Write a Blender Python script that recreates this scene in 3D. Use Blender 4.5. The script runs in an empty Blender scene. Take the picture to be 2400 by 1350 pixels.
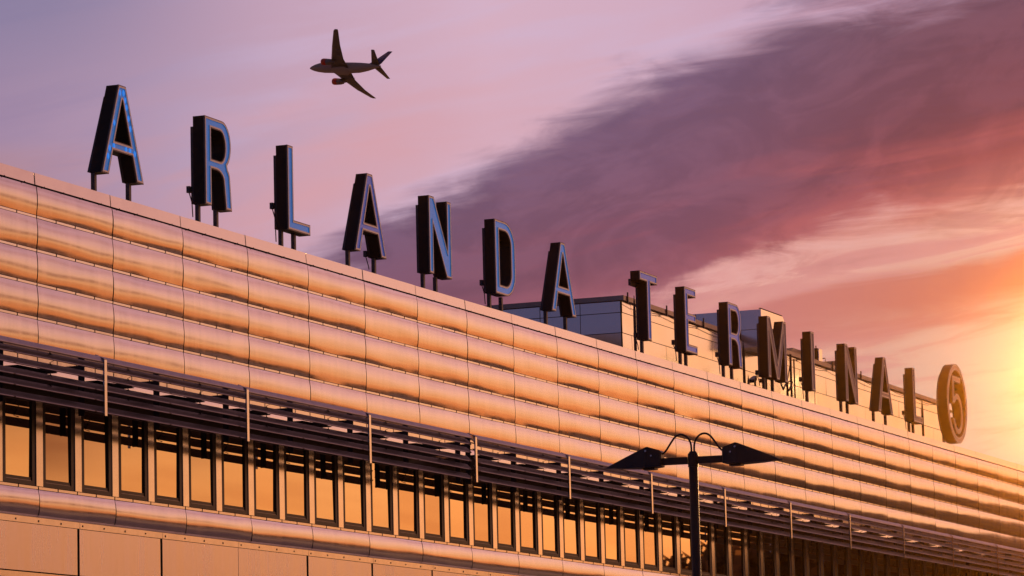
import bpy, math, random
from mathutils import Vector, Matrix, noise
from mathutils.geometry import tessellate_polygon

scn = bpy.context.scene
COL = scn.collection
R = math.radians
rnd = random.Random(7)
HAZE = .0003


# ------------------------------------------------------------------ colours, materials
def lin(c):
    return tuple((v / 255 / 12.92) if v / 255 <= .04045 else ((v / 255 + .055) / 1.055) ** 2.4 for v in c)


def lin4(c):
    return lin(c) + (1.0,)


class NT:
    """small node helper"""
    def __init__(self, tree):
        self.t = tree

    def n(self, typ, **kw):
        nd = self.t.nodes.new(typ)
        for k, v in kw.items():
            setattr(nd, k, v)
        return nd

    def put(self, sock, v):
        if isinstance(v, bpy.types.NodeSocket):
            self.t.links.new(v, sock)
        elif v is not None:
            sock.default_value = v

    def m(self, op, a, b=None, c=None, clamp=False):
        nd = self.n('ShaderNodeMath', operation=op)
        nd.use_clamp = clamp
        self.put(nd.inputs[0], a)
        self.put(nd.inputs[1], b)
        self.put(nd.inputs[2], c)
        return nd.outputs[0]

    def ss(self, x, lo, hi, a=0.0, b=1.0):
        nd = self.n('ShaderNodeMapRange', interpolation_type='SMOOTHSTEP')
        self.put(nd.inputs[0], x)
        for i, v in enumerate((lo, hi, a, b)):
            self.put(nd.inputs[i + 1], v)
        return nd.outputs[0]

    def xyz(self, x, y, z):
        nd = self.n('ShaderNodeCombineXYZ')
        for i, v in enumerate((x, y, z)):
            self.put(nd.inputs[i], v)
        return nd.outputs[0]

    def noise(self, vec, scale, detail=3.0, rough=.5, dist=0.0):
        nd = self.n('ShaderNodeTexNoise')
        self.put(nd.inputs['Vector'], vec)
        nd.inputs['Scale'].default_value = scale
        nd.inputs['Detail'].default_value = detail
        nd.inputs['Roughness'].default_value = rough
        nd.inputs['Distortion'].default_value = dist
        return nd.outputs[0]

    def ramp(self, x, lo, hi, stops):
        """stops: (value, sRGB colour)"""
        f = self.m('DIVIDE', self.m('SUBTRACT', x, lo), hi - lo, clamp=True)
        nd = self.n('ShaderNodeValToRGB')
        el = nd.color_ramp.elements
        while len(el) > 1:
            el.remove(el[0])
        for i, (p, c) in enumerate(stops):
            e = el[0] if i == 0 else el.new(0.5)
            e.position = (p - lo) / (hi - lo)
            e.color = lin4(c) if max(c) > 2 else tuple(c) + (1,)
        self.put(nd.inputs[0], f)
        return nd.outputs[0]

    def mix(self, f, a, b, mode='MIX'):
        nd = self.n('ShaderNodeMix', data_type='RGBA', blend_type=mode)
        self.put(nd.inputs[0], f)
        self.put(nd.inputs[6], a)
        self.put(nd.inputs[7], b)
        return nd.outputs[2]


def material(name, base, metal=0.0, rough=.5, spec=.5, var=0.0, var_scale=2.0, rough_var=0.0,
             stretch=(1, 1, 1), bump=0.0, bump_scale=30.0, emit=None, emit_s=0.0):
    m = bpy.data.materials.new(name)
    m.use_nodes = True
    nt = NT(m.node_tree)
    b = m.node_tree.nodes['Principled BSDF']
    b.inputs['Metallic'].default_value = metal
    b.inputs['Roughness'].default_value = rough
    b.inputs['Specular IOR Level'].default_value = spec
    b.inputs['Base Color'].default_value = tuple(base) + (1,)
    if var or rough_var or bump:
        tc = nt.n('ShaderNodeTexCoord')
        mp = nt.n('ShaderNodeMapping')
        nt.put(mp.inputs[0], tc.outputs['Object'])
        mp.inputs['Scale'].default_value = stretch
        if var or rough_var:
            nz = nt.noise(mp.outputs[0], var_scale, 5, .6)
            if var:
                lo = tuple(max(0, v * (1 - var)) for v in base) + (1,)
                hi = tuple(min(1, v * (1 + var)) for v in base) + (1,)
                nt.put(b.inputs['Base Color'], nt.mix(nt.ss(nz, .3, .7), lo, hi))
            if rough_var:
                nt.put(b.inputs['Roughness'], nt.ss(nz, .3, .7, rough - rough_var, rough + rough_var))
        if bump:
            bp = nt.n('ShaderNodeBump')
            bp.inputs['Strength'].default_value = bump
            bp.inputs['Distance'].default_value = .01
            nt.put(bp.inputs['Height'], nt.noise(mp.outputs[0], bump_scale, 3))
            nt.put(b.inputs['Normal'], bp.outputs[0])
    if emit:
        b.inputs['Emission Color'].default_value = tuple(emit) + (1,)
        b.inputs['Emission Strength'].default_value = emit_s
    return m


M = {}
M['clad'] = material('rolled_metal_cladding', (.88, .84, .83), 1, .12, var=.05, var_scale=1.6, rough_var=.03, stretch=(1.6, 1, .22))
M['coping'] = material('coping_metal', (.88, .84, .79), 1, .2, var=.05, var_scale=.8, rough_var=.05)
M['ledge'] = material('ledge_metal', (.86, .83, .8), 1, .22, var=.06, var_scale=3)
M['flat'] = material('flat_metal_panel', (.92, .87, .86), 1, .24, var=.08, var_scale=1.1, rough_var=.05, stretch=(2.6, 1, .3))
M['gap'] = material('dark_joint_backing', (.012, .011, .011), 0, .8)
M['frame'] = material('dark_bronze_frame', (.02, .017, .015), 0, .35, .5, var=.2)
M['glass'] = material('coated_glass', (.95, .82, .58), 1, .012)
M['mullion'] = material('mullion_metal', (.93, .90, .89), 1, .13, var=.05)
M['rail'] = material('sunshade_rail', (.34, .30, .32), 1, .36, var=.1, var_scale=4)
M['louvre'] = material('sunshade_louvre', (.13, .10, .088), .8, .42, var=.12, var_scale=3, stretch=(.4, 1, 1))
M['bracket'] = material('sunshade_bracket', (.035, .035, .04), .2, .5)
M['post'] = material('pale_metal_post', (.95, .92, .9), .95, .18, var=.06, var_scale=5)
M['lbody'] = material('sign_box_black', (.012, .010, .011), 0, .5, .25, var=.25, var_scale=3)
M['lback'] = material('sign_back_grey', (.05, .055, .07), .3, .45, var=.15)
M['ltrim'] = material('sign_trim', (.88, .86, .80), .3, .35)
M['lrim'] = material('sign_rim', (.16, .13, .13), .6, .4)
M['lpost'] = material('sign_post', (.085, .075, .075), .4, .4, var=.2, var_scale=5)
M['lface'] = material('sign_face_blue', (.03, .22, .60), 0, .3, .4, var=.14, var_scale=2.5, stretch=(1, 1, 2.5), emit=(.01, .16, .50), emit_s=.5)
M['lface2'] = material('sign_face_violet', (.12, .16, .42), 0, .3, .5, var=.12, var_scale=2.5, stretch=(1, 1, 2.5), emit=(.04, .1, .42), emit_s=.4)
M['lface3'] = material('sign_face_glow_grey', (.44, .38, .42), 0, .35, .5, var=.12, var_scale=2.5, stretch=(1, 1, 2.5))  # sun glow over the blue put into a greyer face colour
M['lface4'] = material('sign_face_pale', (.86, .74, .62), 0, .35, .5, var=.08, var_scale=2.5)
M['led'] = material('blue_led', (.02, .1, .3), 0, .4, emit=(.004, .25, .9), emit_s=.8)
M['roofmetal'] = material('roof_block_metal', (.93, .90, .86), 1, .16, var=.04, var_scale=.6, rough_var=.04)
M['roofside'] = material('roof_coping_brown', (.40, .34, .30), .8, .42, var=.1)
M['roofdeck'] = material('roof_membrane', (.09, .085, .085), 0, .9, var=.2, var_scale=.8)
M['lamp'] = material('lamp_black_paint', (.016, .014, .017), 0, .38, .4, var=.2, var_scale=12)
M['bolt'] = material('bolt_steel', (.55, .53, .52), 1, .25)
M['ground'] = material('dry_ground', (.28, .20, .14), 0, .9, var=.3, var_scale=.15)
M['wood'] = material('haze_pale_foliage', (.24, .14, .075), 0, .8, .1, var=.35, var_scale=.3)  # distant haze put into the leaf colour, paler than the trees themselves
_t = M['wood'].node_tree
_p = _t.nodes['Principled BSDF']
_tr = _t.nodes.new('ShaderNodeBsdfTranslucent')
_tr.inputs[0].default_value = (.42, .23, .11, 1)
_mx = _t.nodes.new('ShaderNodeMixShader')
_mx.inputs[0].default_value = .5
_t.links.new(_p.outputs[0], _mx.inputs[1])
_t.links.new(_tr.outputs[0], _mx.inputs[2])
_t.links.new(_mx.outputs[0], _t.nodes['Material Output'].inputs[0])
M['fuse'] = material('plane_fuselage_paint', (.40, .345, .27), 0, .6, .6, var=.03)
M['wing'] = material('plane_wing_metal', (.16, .15, .13), .4, .3, var=.1, var_scale=.6)
M['fin'] = material('plane_tail_blue', (.03, .03, .12), 0, .3, .5)
M['cowl'] = material('plane_red_cowl', (.62, .016, .016), 0, .35, .5)
M['cone'] = material('plane_engine_metal', (.2, .19, .18), .8, .35)


def pane_tint(m):
    N = NT(m.node_tree)
    oi = N.n('ShaderNodeObjectInfo')
    b = m.node_tree.nodes['Principled BSDF']
    N.put(b.inputs['Base Color'], N.mix(oi.outputs['Random'], (.98, .84, .54, 1), (.76, .60, .38, 1)))


pane_tint(M['glass'])


def brushed(m, f, r, c):
    # fine scratches: part of the light leaves the metal in a wide lobe
    t = m.node_tree
    p = t.nodes['Principled BSDF']
    gl = t.nodes.new('ShaderNodeBsdfAnisotropic')
    gl.inputs['Color'].default_value = tuple(c) + (1,)
    gl.inputs['Roughness'].default_value = r
    mx = t.nodes.new('ShaderNodeMixShader')
    mx.inputs[0].default_value = f
    t.links.new(p.outputs[0], mx.inputs[1])
    t.links.new(gl.outputs[0], mx.inputs[2])
    t.links.new(mx.outputs[0], t.nodes['Material Output'].inputs[0])


brushed(M['clad'], .17, .5, (.92, .88, .86))
brushed(M['flat'], .2, .5, (.92, .88, .86))


# ------------------------------------------------------------------ mesh builder
class MB:
    def __init__(self):
        self.v, self.f, self.s, self.mi = [], [], [], []

    def add(self, vs, fs, smooth=False, mi=0):
        o = len(self.v)
        self.v += [tuple(p) for p in vs]
        for f in fs:
            self.f.append(tuple(i + o for i in f))
            self.s.append(smooth)
            self.mi.append(mi)
        return self

    def box(self, a, b, mi=0):
        (x0, y0, z0), (x1, y1, z1) = a, b
        vs = [(x, y, z) for x in (x0, x1) for y in (y0, y1) for z in (z0, z1)]
        return self.add(vs, [(0, 1, 3, 2), (4, 6, 7, 5), (0, 4, 5, 1), (2, 3, 7, 6), (0, 2, 6, 4), (1, 5, 7, 3)], mi=mi)

    def sweep(self, prof, x0, x1, smooth=False, mi=0):
        """closed profile of (y, z) points swept along X"""
        n = len(prof)
        vs = [(x0, y, z) for y, z in prof] + [(x1, y, z) for y, z in prof]
        self.add(vs, [(i, (i + 1) % n, n + (i + 1) % n, n + i) for i in range(n)], smooth, mi)
        self.add([(x0, y, z) for y, z in prof], [tuple(range(n))[::-1]], mi=mi)
        self.add([(x1, y, z) for y, z in prof], [tuple(range(n))], mi=mi)
        return self

    def loft(self, rings, smooth=True, cap=True, mi=0):
        n = len(rings[0])
        vs = [p for r in rings for p in r]
        fs = []
        for k in range(len(rings) - 1):
            for i in range(n):
                j = (i + 1) % n
                fs.append((k * n + i, k * n + j, (k + 1) * n + j, (k + 1) * n + i))
        self.add(vs, fs, smooth, mi)
        if cap:
            self.add(rings[0], [tuple(range(n))[::-1]], mi=mi)
            self.add(rings[-1], [tuple(range(n))], mi=mi)
        return self

    def tube(self, pts, r, n=10, mi=0, smooth=True):
        pts = [Vector(p) for p in pts]
        rings = []
        side = None
        for i, p in enumerate(pts):
            t = (pts[min(i + 1, len(pts) - 1)] - pts[max(i - 1, 0)]).normalized()
            if side is None:
                side = t.cross(Vector((0, 0, 1)))
                if side.length < 1e-3:
                    side = t.cross(Vector((1, 0, 0)))
            side = (side - t * side.dot(t)).normalized()
            up = side.cross(t)
            rr = r[i] if isinstance(r, (list, tuple)) else r
            rings.append([p + (side * math.cos(a) + up * math.sin(a)) * rr for a in [2 * math.pi * k / n for k in range(n)]])
        return self.loft(rings, smooth, True, mi)

    def build(self, name, mat, parent=None, loc=None):
        me = bpy.data.meshes.new(name)
        me.from_pydata(self.v, [], self.f)
        for mm in (mat if isinstance(mat, (list, tuple)) else [mat]):
            me.materials.append(mm)
        me.polygons.foreach_set('use_smooth', self.s)
        me.polygons.foreach_set('material_index', self.mi)
        me.update()
        o = bpy.data.objects.new(name, me)
        COL.objects.link(o)
        if parent:
            o.parent = parent
        if loc:
            o.location = loc
        return o


def fixnormals(o):
    import bmesh
    bm = bmesh.new()
    bm.from_mesh(o.data)
    bmesh.ops.remove_doubles(bm, verts=bm.verts, dist=1e-5)
    bmesh.ops.recalc_face_normals(bm, faces=bm.faces)
    bm.to_mesh(o.data)
    bm.free()
    return o


def tag(o, label=None, cat=None, group=None, kind=None):
    for k, v in (('label', label), ('category', cat), ('group', group), ('kind', kind)):
        if v:
            o[k] = v
    return o


def thing(name, label, cat, loc=(0, 0, 0), rotz=0.0, group=None):
    o = bpy.data.objects.new(name, None)
    COL.objects.link(o)
    o.location = loc
    o.rotation_euler = (0, 0, rotz)
    return tag(o, label, cat, group)


# ------------------------------------------------------------------ polygons in the X-Z plane
def signed(p):
    return sum(p[i][0] * p[(i + 1) % len(p)][1] - p[(i + 1) % len(p)][0] * p[i][1] for i in range(len(p))) / 2


def offset(poly, d):
    """move a contour to its left (inwards for a counter-clockwise one)"""
    out, n = [], len(poly)
    for i in range(n):
        a, b, c = Vector(poly[i - 1]), Vector(poly[i]), Vector(poly[(i + 1) % n])
        e1, e2 = (b - a).normalized(), (c - b).normalized()
        n1, n2 = Vector((-e1.y, e1.x)), Vector((-e2.y, e2.x))
        bi = n1 + n2
        if bi.length < 1e-6:
            bi = n1
        bi.normalize()
        k = max(.45, bi.dot(n1))
        p = b + bi * (d / k)
        out.append((p.x, p.y))
    return out


def orient(conts):
    """outer counter-clockwise, holes clockwise, so that offset(+d) always moves into the stroke"""
    return [c if (signed(c) > 0) == (i == 0) else c[::-1] for i, c in enumerate(conts)]


def tri_face(mb, conts, y, flip=False):
    tris = tessellate_polygon([[Vector((x, z, 0)) for x, z in c] for c in conts])
    flat = [(x, y, z) for c in conts for x, z in c]
    mb.add(flat, [tuple(t) for t in tris])


def walls(mb, conts, y0, y1):
    for c in conts:
        n = len(c)
        mb.add([(x, y0, z) for x, z in c] + [(x, y1, z) for x, z in c],
               [(i, (i + 1) % n, n + (i + 1) % n, n + i) for i in range(n)])


def slab(mb, conts, y0, y1):
    tri_face(mb, conts, y0)
    tri_face(mb, conts, y1)
    walls(mb, conts, y0, y1)


def band(mb, conts, d0, d1, y0, y1):
    """thin raised strip that follows every contour between two insets"""
    for c in conts:
        a, b = offset(c, d0), offset(c, d1)
        n = len(c)
        vs = [(x, y0, z) for x, z in a] + [(x, y0, z) for x, z in b] + [(x, y1, z) for x, z in a] + [(x, y1, z) for x, z in b]
        fs = []
        for i in range(n):
            j = (i + 1) % n
            fs += [(i, j, n + j, n + i), (i, 2 * n + i, 2 * n + j, j), (n + i, n + j, 3 * n + j, 3 * n + i)]
        mb.add(vs, fs)


def arc(cx, cz, rx, rz, a0, a1, n=14):
    return [(cx + rx * math.cos(R(a0 + (a1 - a0) * i / n)), cz + rz * math.sin(R(a0 + (a1 - a0) * i / n))) for i in range(n + 1)]


# ------------------------------------------------------------------ world
SUN_AZ, SUN_EL = 12.1, 6.2         # degrees; azimuth counted from +X towards +Y


def sky():
    w = bpy.data.worlds.new('World')
    scn.world = w
    w.use_nodes = True
    t = w.node_tree
    t.nodes.clear()
    N = NT(t)
    tc = N.n('ShaderNodeTexCoord')
    sp = N.n('ShaderNodeSeparateXYZ')
    N.put(sp.inputs[0], tc.outputs['Generated'])
    x, y, z = sp.outputs
    az = N.m('MULTIPLY', N.m('ARCTAN2', y, x), 180 / math.pi)
    el = N.m('MULTIPLY', N.m('ARCSINE', z), 180 / math.pi)
    cosaz = N.m('COSINE', N.m('MULTIPLY', N.m('SUBTRACT', az, -8), math.pi / 180))
    # western glow against the eastern dusk
    warm = N.ramp(el, -2, 90, [(-2, (255, 138, 62)), (1.5, (255, 150, 78)), (3.2, (255, 166, 98)), (5, (255, 178, 118)), (8, (253, 182, 142)), (11, (236, 172, 154)),
                               (15, (208, 150, 152)), (22, (178, 132, 146)), (45, (106, 90, 122)), (90, (70, 70, 108))])
    cool = N.ramp(el, -2, 90, [(-2, (66, 60, 84)), (6, (70, 68, 98)), (20, (62, 68, 100)), (50, (54, 62, 94)), (90, (56, 60, 96))])
    base = N.mix(N.ss(cosaz, -.25, .92), cool, warm)
    # streaks in the reflected half of the sky
    v1 = N.xyz(N.m('MULTIPLY', az, .05), N.m('MULTIPLY', N.m('ADD', el, N.m('MULTIPLY', az, .12)), .5), 3.0)
    st = N.noise(v1, 1.0, 5, .55, .4)
    base = N.mix(N.m('MULTIPLY', N.ss(st, .40, .66), .6), base, N.mix(1.0, base, lin4((205, 178, 172)), 'MULTIPLY'))
    low_cloud = N.m('MULTIPLY', N.m('MULTIPLY', N.ss(az, -25.6, -28), N.m('MULTIPLY', N.ss(el, 4.8, 5.8), N.ss(el, 7.8, 6.6))), N.ss(st, .25, .55, .5, 1))
    base = N.mix(N.m('MULTIPLY', low_cloud, .75), base, lin4((150, 92, 66)))
    # brighter towards the sun's side, darker away from it
    dim = N.ss(az, -32, -16, .92, 1.38)
    dimc = N.n('ShaderNodeCombineColor')
    for i in range(3):
        N.put(dimc.inputs[i], dim)
    base = N.mix(N.ss(el, 40, 12), base, N.mix(1.0, base, dimc.outputs[0], 'MULTIPLY'))

    # the half behind the terminal: mauve air, a slanting bank of cloud, glow round the sun
    mauve = N.ramp(az, 10, 34, [(10, (196, 150, 168)), (15, (192, 148, 172)), (19, (208, 172, 194)), (22, (213, 176, 196)), (25, (202, 166, 194)),
                                (27.2, (174, 144, 172)), (29.6, (144, 122, 154)), (34, (128, 112, 150))])
    # coordinates of the bank: angle and distance from the point where its edges run together
    A0, E0 = 32.745, 4.842  # this point and the bank's edge angles converted from image pixel positions
    da = N.m('SUBTRACT', A0, az)
    de = N.m('SUBTRACT', el, E0)
    phi = N.m('MULTIPLY', N.m('ARCTAN2', de, da), 180 / math.pi)
    rr = N.m('SQRT', N.m('ADD', N.m('MULTIPLY', da, da), N.m('MULTIPLY', de, de)))
    lev = N.m('ADD', el, N.m('MULTIPLY', az, .10))          # streaks lie almost level, rising a little to the right
    lev2 = N.m('ADD', el, N.m('MULTIPLY', az, .2))
    n_big = N.noise(N.xyz(N.m('MULTIPLY', az, .22), N.m('MULTIPLY', lev2, .55), 1.3), 1.0, 3, .5, .3)
    n_str = N.noise(N.xyz(N.m('MULTIPLY', az, .20), N.m('MULTIPLY', lev2, 1.5), 5.1), 1.0, 4, .55, .5)
    n_fin = N.noise(N.xyz(N.m('MULTIPLY', az, .34), N.m('MULTIPLY', lev, 2.3), 9.7), 1.0, 7, .6, .9)
    n_med = N.noise(N.xyz(N.m('MULTIPLY', az, .55), N.m('MULTIPLY', lev2, 1.1), 4.4), 1.0, 6, .6, 1.2)
    n_soft = N.noise(N.xyz(N.m('MULTIPLY', az, .12), N.m('MULTIPLY', lev, .55), 2.2), 1.0, 4, .5, .6)
    pk = N.m('MULTIPLY', N.ss(n_soft, .40, .66), N.m('MULTIPLY', N.ss(el, 6, 8), N.ss(el, 12.4, 10.0)))
    mauve = N.mix(N.m('MULTIPLY', pk, .8), mauve, N.mix(N.ss(az, 30, 25), lin4((176, 138, 154)), lin4((216, 160, 168))))
    mauve = N.mix(N.m('MULTIPLY', N.ss(n_str, .45, .7), .5), mauve, N.mix(N.ss(az, 29.5, 24), lin4((150, 130, 164)), lin4((205, 182, 212))))
    mauve = N.mix(N.m('MULTIPLY', N.m('MULTIPLY', N.ss(el, 10.2, 12.6), N.ss(az, 25, 29.5)), .7), mauve, lin4((128, 124, 160)))
    # angular distance to the sun
    ds = N.m('SQRT', N.m('ADD', N.m('POWER', N.m('SUBTRACT', az, SUN_AZ), 2), N.m('POWER', N.m('MULTIPLY', N.m('SUBTRACT', el, SUN_EL - .3), 1.3), 2)))
    glow = N.ramp(ds, 0, 16, [(0, (226, 205, 176)), (1.8, (212, 192, 168)), (2.8, (210, 176, 156)), (4.0, (214, 164, 150)), (5.4, (218, 156, 148)), (6.6, (220, 154, 154)), (10, (212, 158, 172)), (16, (205, 165, 188))])
    low = N.m('MULTIPLY', N.ss(phi, 15.5, 12.4), N.ss(da, 5.5, 10))
    air = N.mix(low, mauve, glow)
    fine = N.m('MULTIPLY', N.ss(n_fin, .44, .70), low)
    air = N.mix(N.m('MULTIPLY', fine, .55), air, N.mix(1.0, air, lin4((240, 196, 186)), 'MULTIPLY'))
    air = N.mix(N.m('MULTIPLY', N.m('MULTIPLY', N.ss(n_str, .50, .68), low), .55), air, lin4((246, 198, 168)))
    # main bank
    wob = N.m('ADD', N.m('ADD', N.m('MULTIPLY', N.m('SUBTRACT', n_big, .5), 4.0), N.m('MULTIPLY', N.m('SUBTRACT', n_fin, .5), 4.2)), N.m('MULTIPLY', N.m('SUBTRACT', n_med, .5), 3.0))
    ph2 = N.m('ADD', phi, wob)
    top = N.ss(az, 18, 14.2, 24.9, 22.4)
    up_edge = N.m('POWER', N.ss(N.m('SUBTRACT', top, ph2), -1.2, 2.2), .85)
    lo_edge = N.ss(N.m('ADD', N.m('ADD', ph2, N.ss(az, 18.2, 20.6, 0, 3.2)), N.m('MULTIPLY', N.m('SUBTRACT', n_str, .5), 4)), 10.5, 13.0)
    thick = N.m('MULTIPLY', N.m('MULTIPLY', up_edge, lo_edge), N.ss(N.m('ADD', rr, N.m('MULTIPLY', N.m('SUBTRACT', n_str, .5), 5)), 7.4, 9.6))
    ccol = N.ramp(phi, 8, 26, [(8, (238, 182, 162)), (11.2, (206, 136, 138)), (12.8, (166, 100, 114)), (14.5, (142, 88, 106)), (17.5, (122, 82, 106)), (20.5, (114, 84, 112)), (22.5, (114, 92, 122)), (26, (122, 100, 130))])
    ccol = N.mix(N.ss(az, 19.5, 14.6, 0, .92), ccol, N.ramp(phi, 8, 26, [(8, (238, 176, 150)), (11.6, (232, 160, 132)), (12.8, (214, 124, 112)), (14.2, (178, 92, 92)), (16, (134, 74, 84)), (19, (114, 72, 86)), (21.5, (112, 82, 100)), (26, (118, 94, 112))]))
    red = N.m('MULTIPLY', N.ss(n_str, .50, .68), N.ss(phi, 20.5, 14))
    ccol = N.mix(N.m('MULTIPLY', red, .55), ccol, N.mix(N.ss(az, 20, 15), lin4((170, 92, 106)), lin4((205, 104, 100))))
    ccol = N.mix(N.m('MULTIPLY', N.ss(n_fin, .45, .68), .22), ccol, lin4((140, 94, 110)))
    ccol = N.mix(N.m('MULTIPLY', N.ss(n_med, .40, .62), .5), ccol, N.mix(1.0, ccol, lin4((205, 205, 214)), 'MULTIPLY'))
    ccol = N.mix(1.0, ccol, lin4((240, 236, 244)), 'MULTIPLY')
    air = N.mix(N.m('MULTIPLY', thick, .97), air, ccol)
    gap = N.m('MULTIPLY', N.m('MULTIPLY', N.ss(N.m('ADD', phi, N.m('MULTIPLY', N.m('SUBTRACT', n_fin, .5), 3)), 9.6, 10.8), N.m('SUBTRACT', 1.0, thick)), low)
    air = N.mix(N.m('MULTIPLY', gap, N.ss(n_fin, .36, .62, .75, .25)), air, N.mix(N.ss(n_str, .4, .65), lin4((226, 172, 166)), lin4((240, 192, 170))))
    wisp = N.m('MULTIPLY', N.m('MULTIPLY', N.ss(n_fin, .50, .62), N.ss(phi, 12.8, 11)), N.m('MULTIPLY', low, N.ss(ds, 2.0, 4.0)))
    air = N.mix(N.m('MULTIPLY', wisp, .55), air, lin4((208, 142, 144)))
    # thin second bank under it, lit orange
    ph3 = N.m('ADD', phi, N.m('ADD', N.m('MULTIPLY', N.m('SUBTRACT', n_big, .5), 2.4), N.m('MULTIPLY', N.m('SUBTRACT', n_fin, .5), 2.2)))
    b2 = N.m('MULTIPLY', N.m('MULTIPLY', N.ss(ph3, 10.2, 9.4), N.ss(ph3, 5.4, 8.8)), N.ss(rr, 12.5, 15.5))
    air = N.mix(N.m('MULTIPLY', b2, .95), air, N.ramp(ds, 0, 9, [(0, (222, 140, 92)), (2.0, (206, 126, 90)), (3.4, (196, 116, 100)), (5.2, (194, 112, 114)), (9, (200, 132, 140))]))
    region = N.m('MULTIPLY', N.m('MULTIPLY', N.ss(az, 3, 9), N.ss(az, 75, 45)), N.ss(el, 40, 20))
    col = N.mix(region, base, air)
    # clear air itself
    st_ = N.n('ShaderNodeTexSky', sky_type='NISHITA')
    st_.sun_disc = False
    st_.sun_elevation = R(SUN_EL)
    st_.sun_rotation = R(90 - SUN_AZ)
    bg1 = N.n('ShaderNodeBackground')
    N.put(bg1.inputs[0], col)
    bg1.inputs[1].default_value = 1.0
    bg2 = N.n('ShaderNodeBackground')
    N.put(bg2.inputs[0], st_.outputs[0])
    bg2.inputs[1].default_value = .0002
    ad = N.n('ShaderNodeAddShader')
    N.put(ad.inputs[0], bg1.outputs[0])
    N.put(ad.inputs[1], bg2.outputs[0])
    out = N.n('ShaderNodeOutputWorld')
    N.put(out.inputs[0], ad.outputs[0])


sky()
sun = bpy.data.lights.new('sun', 'SUN')
sun.energy = 5.0
sun.angle = R(.5)
sun.color = (1.0, .50, .19)
so = bpy.data.objects.new('sun', sun)
COL.objects.link(so)
sd = Vector((math.cos(R(SUN_EL)) * math.cos(R(SUN_AZ)), math.cos(R(SUN_EL)) * math.sin(R(SUN_AZ)), math.sin(R(SUN_EL))))
so.rotation_euler = sd.to_track_quat('Z', 'Y').to_euler()
so.location = sd * 900

# ------------------------------------------------------------------ camera
CAMY = -39.0154
cam = bpy.data.cameras.new('camera')
cam.sensor_width = 36
cam.lens = 129.0
cam.clip_start = .5
cam.clip_end = 6000
co = bpy.data.objects.new('camera', cam)
COL.objects.link(co)
rm = Matrix(((0.3716196127914534, -0.11673353831201275, -0.9210169077828528),
             (-0.9280694132017998, -0.07257936763198031, -0.36526620384783565),
             (-0.024208008344286595, 0.9905077063947052, -0.13530874289824457)))
co.matrix_world = Matrix.Translation((0, CAMY, 1.7)) @ rm.to_4x4()
scn.camera = co

# ------------------------------------------------------------------ ground and far wood (seen in the metal and the glass)
g = MB()
g.add([(-2500, -2500, 0), (4000, -2500, 0), (4000, 2500, 0), (-2500, 2500, 0)], [(0, 1, 2, 3)])
tag(g.build('ground', M['ground']), kind='structure')


def crown(mb, cx, cy, h, r, n, sz):
    lobes = [(rnd.uniform(-.5, .5) * r, rnd.uniform(-.5, .5) * r, h * rnd.uniform(.45, .9), r * rnd.uniform(.4, .7)) for _ in range(6)]
    for _ in range(n):
        lx, ly, lz, lr = rnd.choice(lobes)
        d = Vector((rnd.gauss(0, 1), rnd.gauss(0, 1), rnd.gauss(0, 1))).normalized() * lr * rnd.uniform(.5, 1) ** .5
        p = Vector((cx + lx, cy + ly, min(lz, h - lr * .8))) + Vector((d.x, d.y, d.z * .85))
        a = Vector((rnd.gauss(0, 1), rnd.gauss(0, 1), rnd.gauss(0, 1))).normalized()
        b = a.orthogonal().normalized()
        c = a.cross(b)
        s = sz * rnd.uniform(.6, 1.3)
        mb.add([p + b * s, p + c * s * .8, p - b * s, p - c * s * .8], [(0, 1, 2, 3)])
    mb.tube([(cx, cy, 0), (cx + .2, cy, h * .35), (cx, cy + .2, h * .7)], [.35, .28, .12], 6)


fw = MB()
for i in range(170):
    a = R(-62 + 60 * i / 170 + rnd.uniform(-.3, .3))
    d = rnd.uniform(300, 380)
    crown(fw, 110 + d * math.cos(a), d * math.sin(a), rnd.uniform(11, 16) + 2.5 * math.sin(i * .21), rnd.uniform(5, 8), 80, 1.4)
for i in range(34):
    u_ = i / 34
    crown(fw, 196 + 30 * u_ + rnd.uniform(-4, 4), -8 - 34 * u_ + rnd.uniform(-2, 2), rnd.uniform(15.5, 18) if u_ < .82 else rnd.uniform(12.5, 15), rnd.uniform(3.8, 5), 1000, .68)
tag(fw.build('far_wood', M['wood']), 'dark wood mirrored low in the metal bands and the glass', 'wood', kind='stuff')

# ------------------------------------------------------------------ terminal building
X0, X1 = 56.07, 214.0  # facade, letter and roof coordinates below were unprojected from image pixels
PW = 3.5225
terminal = thing('terminal_building', 'long terminal clad in bulging metal bands glowing orange above a row of windows', 'building', (X0, 0, 0))


def part(mb, name, mat, parent=terminal):
    # all terminal meshes are written in world metres, its Empty stands at X0
    if parent is terminal:
        o = mb.build(name, mat, terminal)
        o.matrix_parent_inverse = Matrix.Translation((-X0, 0, 0))
        return o
    return mb.build(name, mat, parent)


# dark backing wall with the window strip left open
w_ = MB()
w_.box((X0, .07, 10.42), (X1, .5, 15.08))
w_.box((X0, .07, 6.0), (X1, .5, 8.40))
w_.box((X0, .45, 8.41), (X1, .6, 10.41))
w_.box((X0, .05, 0), (X1, .5, 5.99))
w_.box((X0, .52, 0), (X1, .7, 8.3))
part(w_, 'backing_wall', M['gap'])
r_ = MB()
r_.box((X0, .5, 14.9), (X1, 34, 15.05))
part(r_, 'roof', M['roofdeck'])


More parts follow.
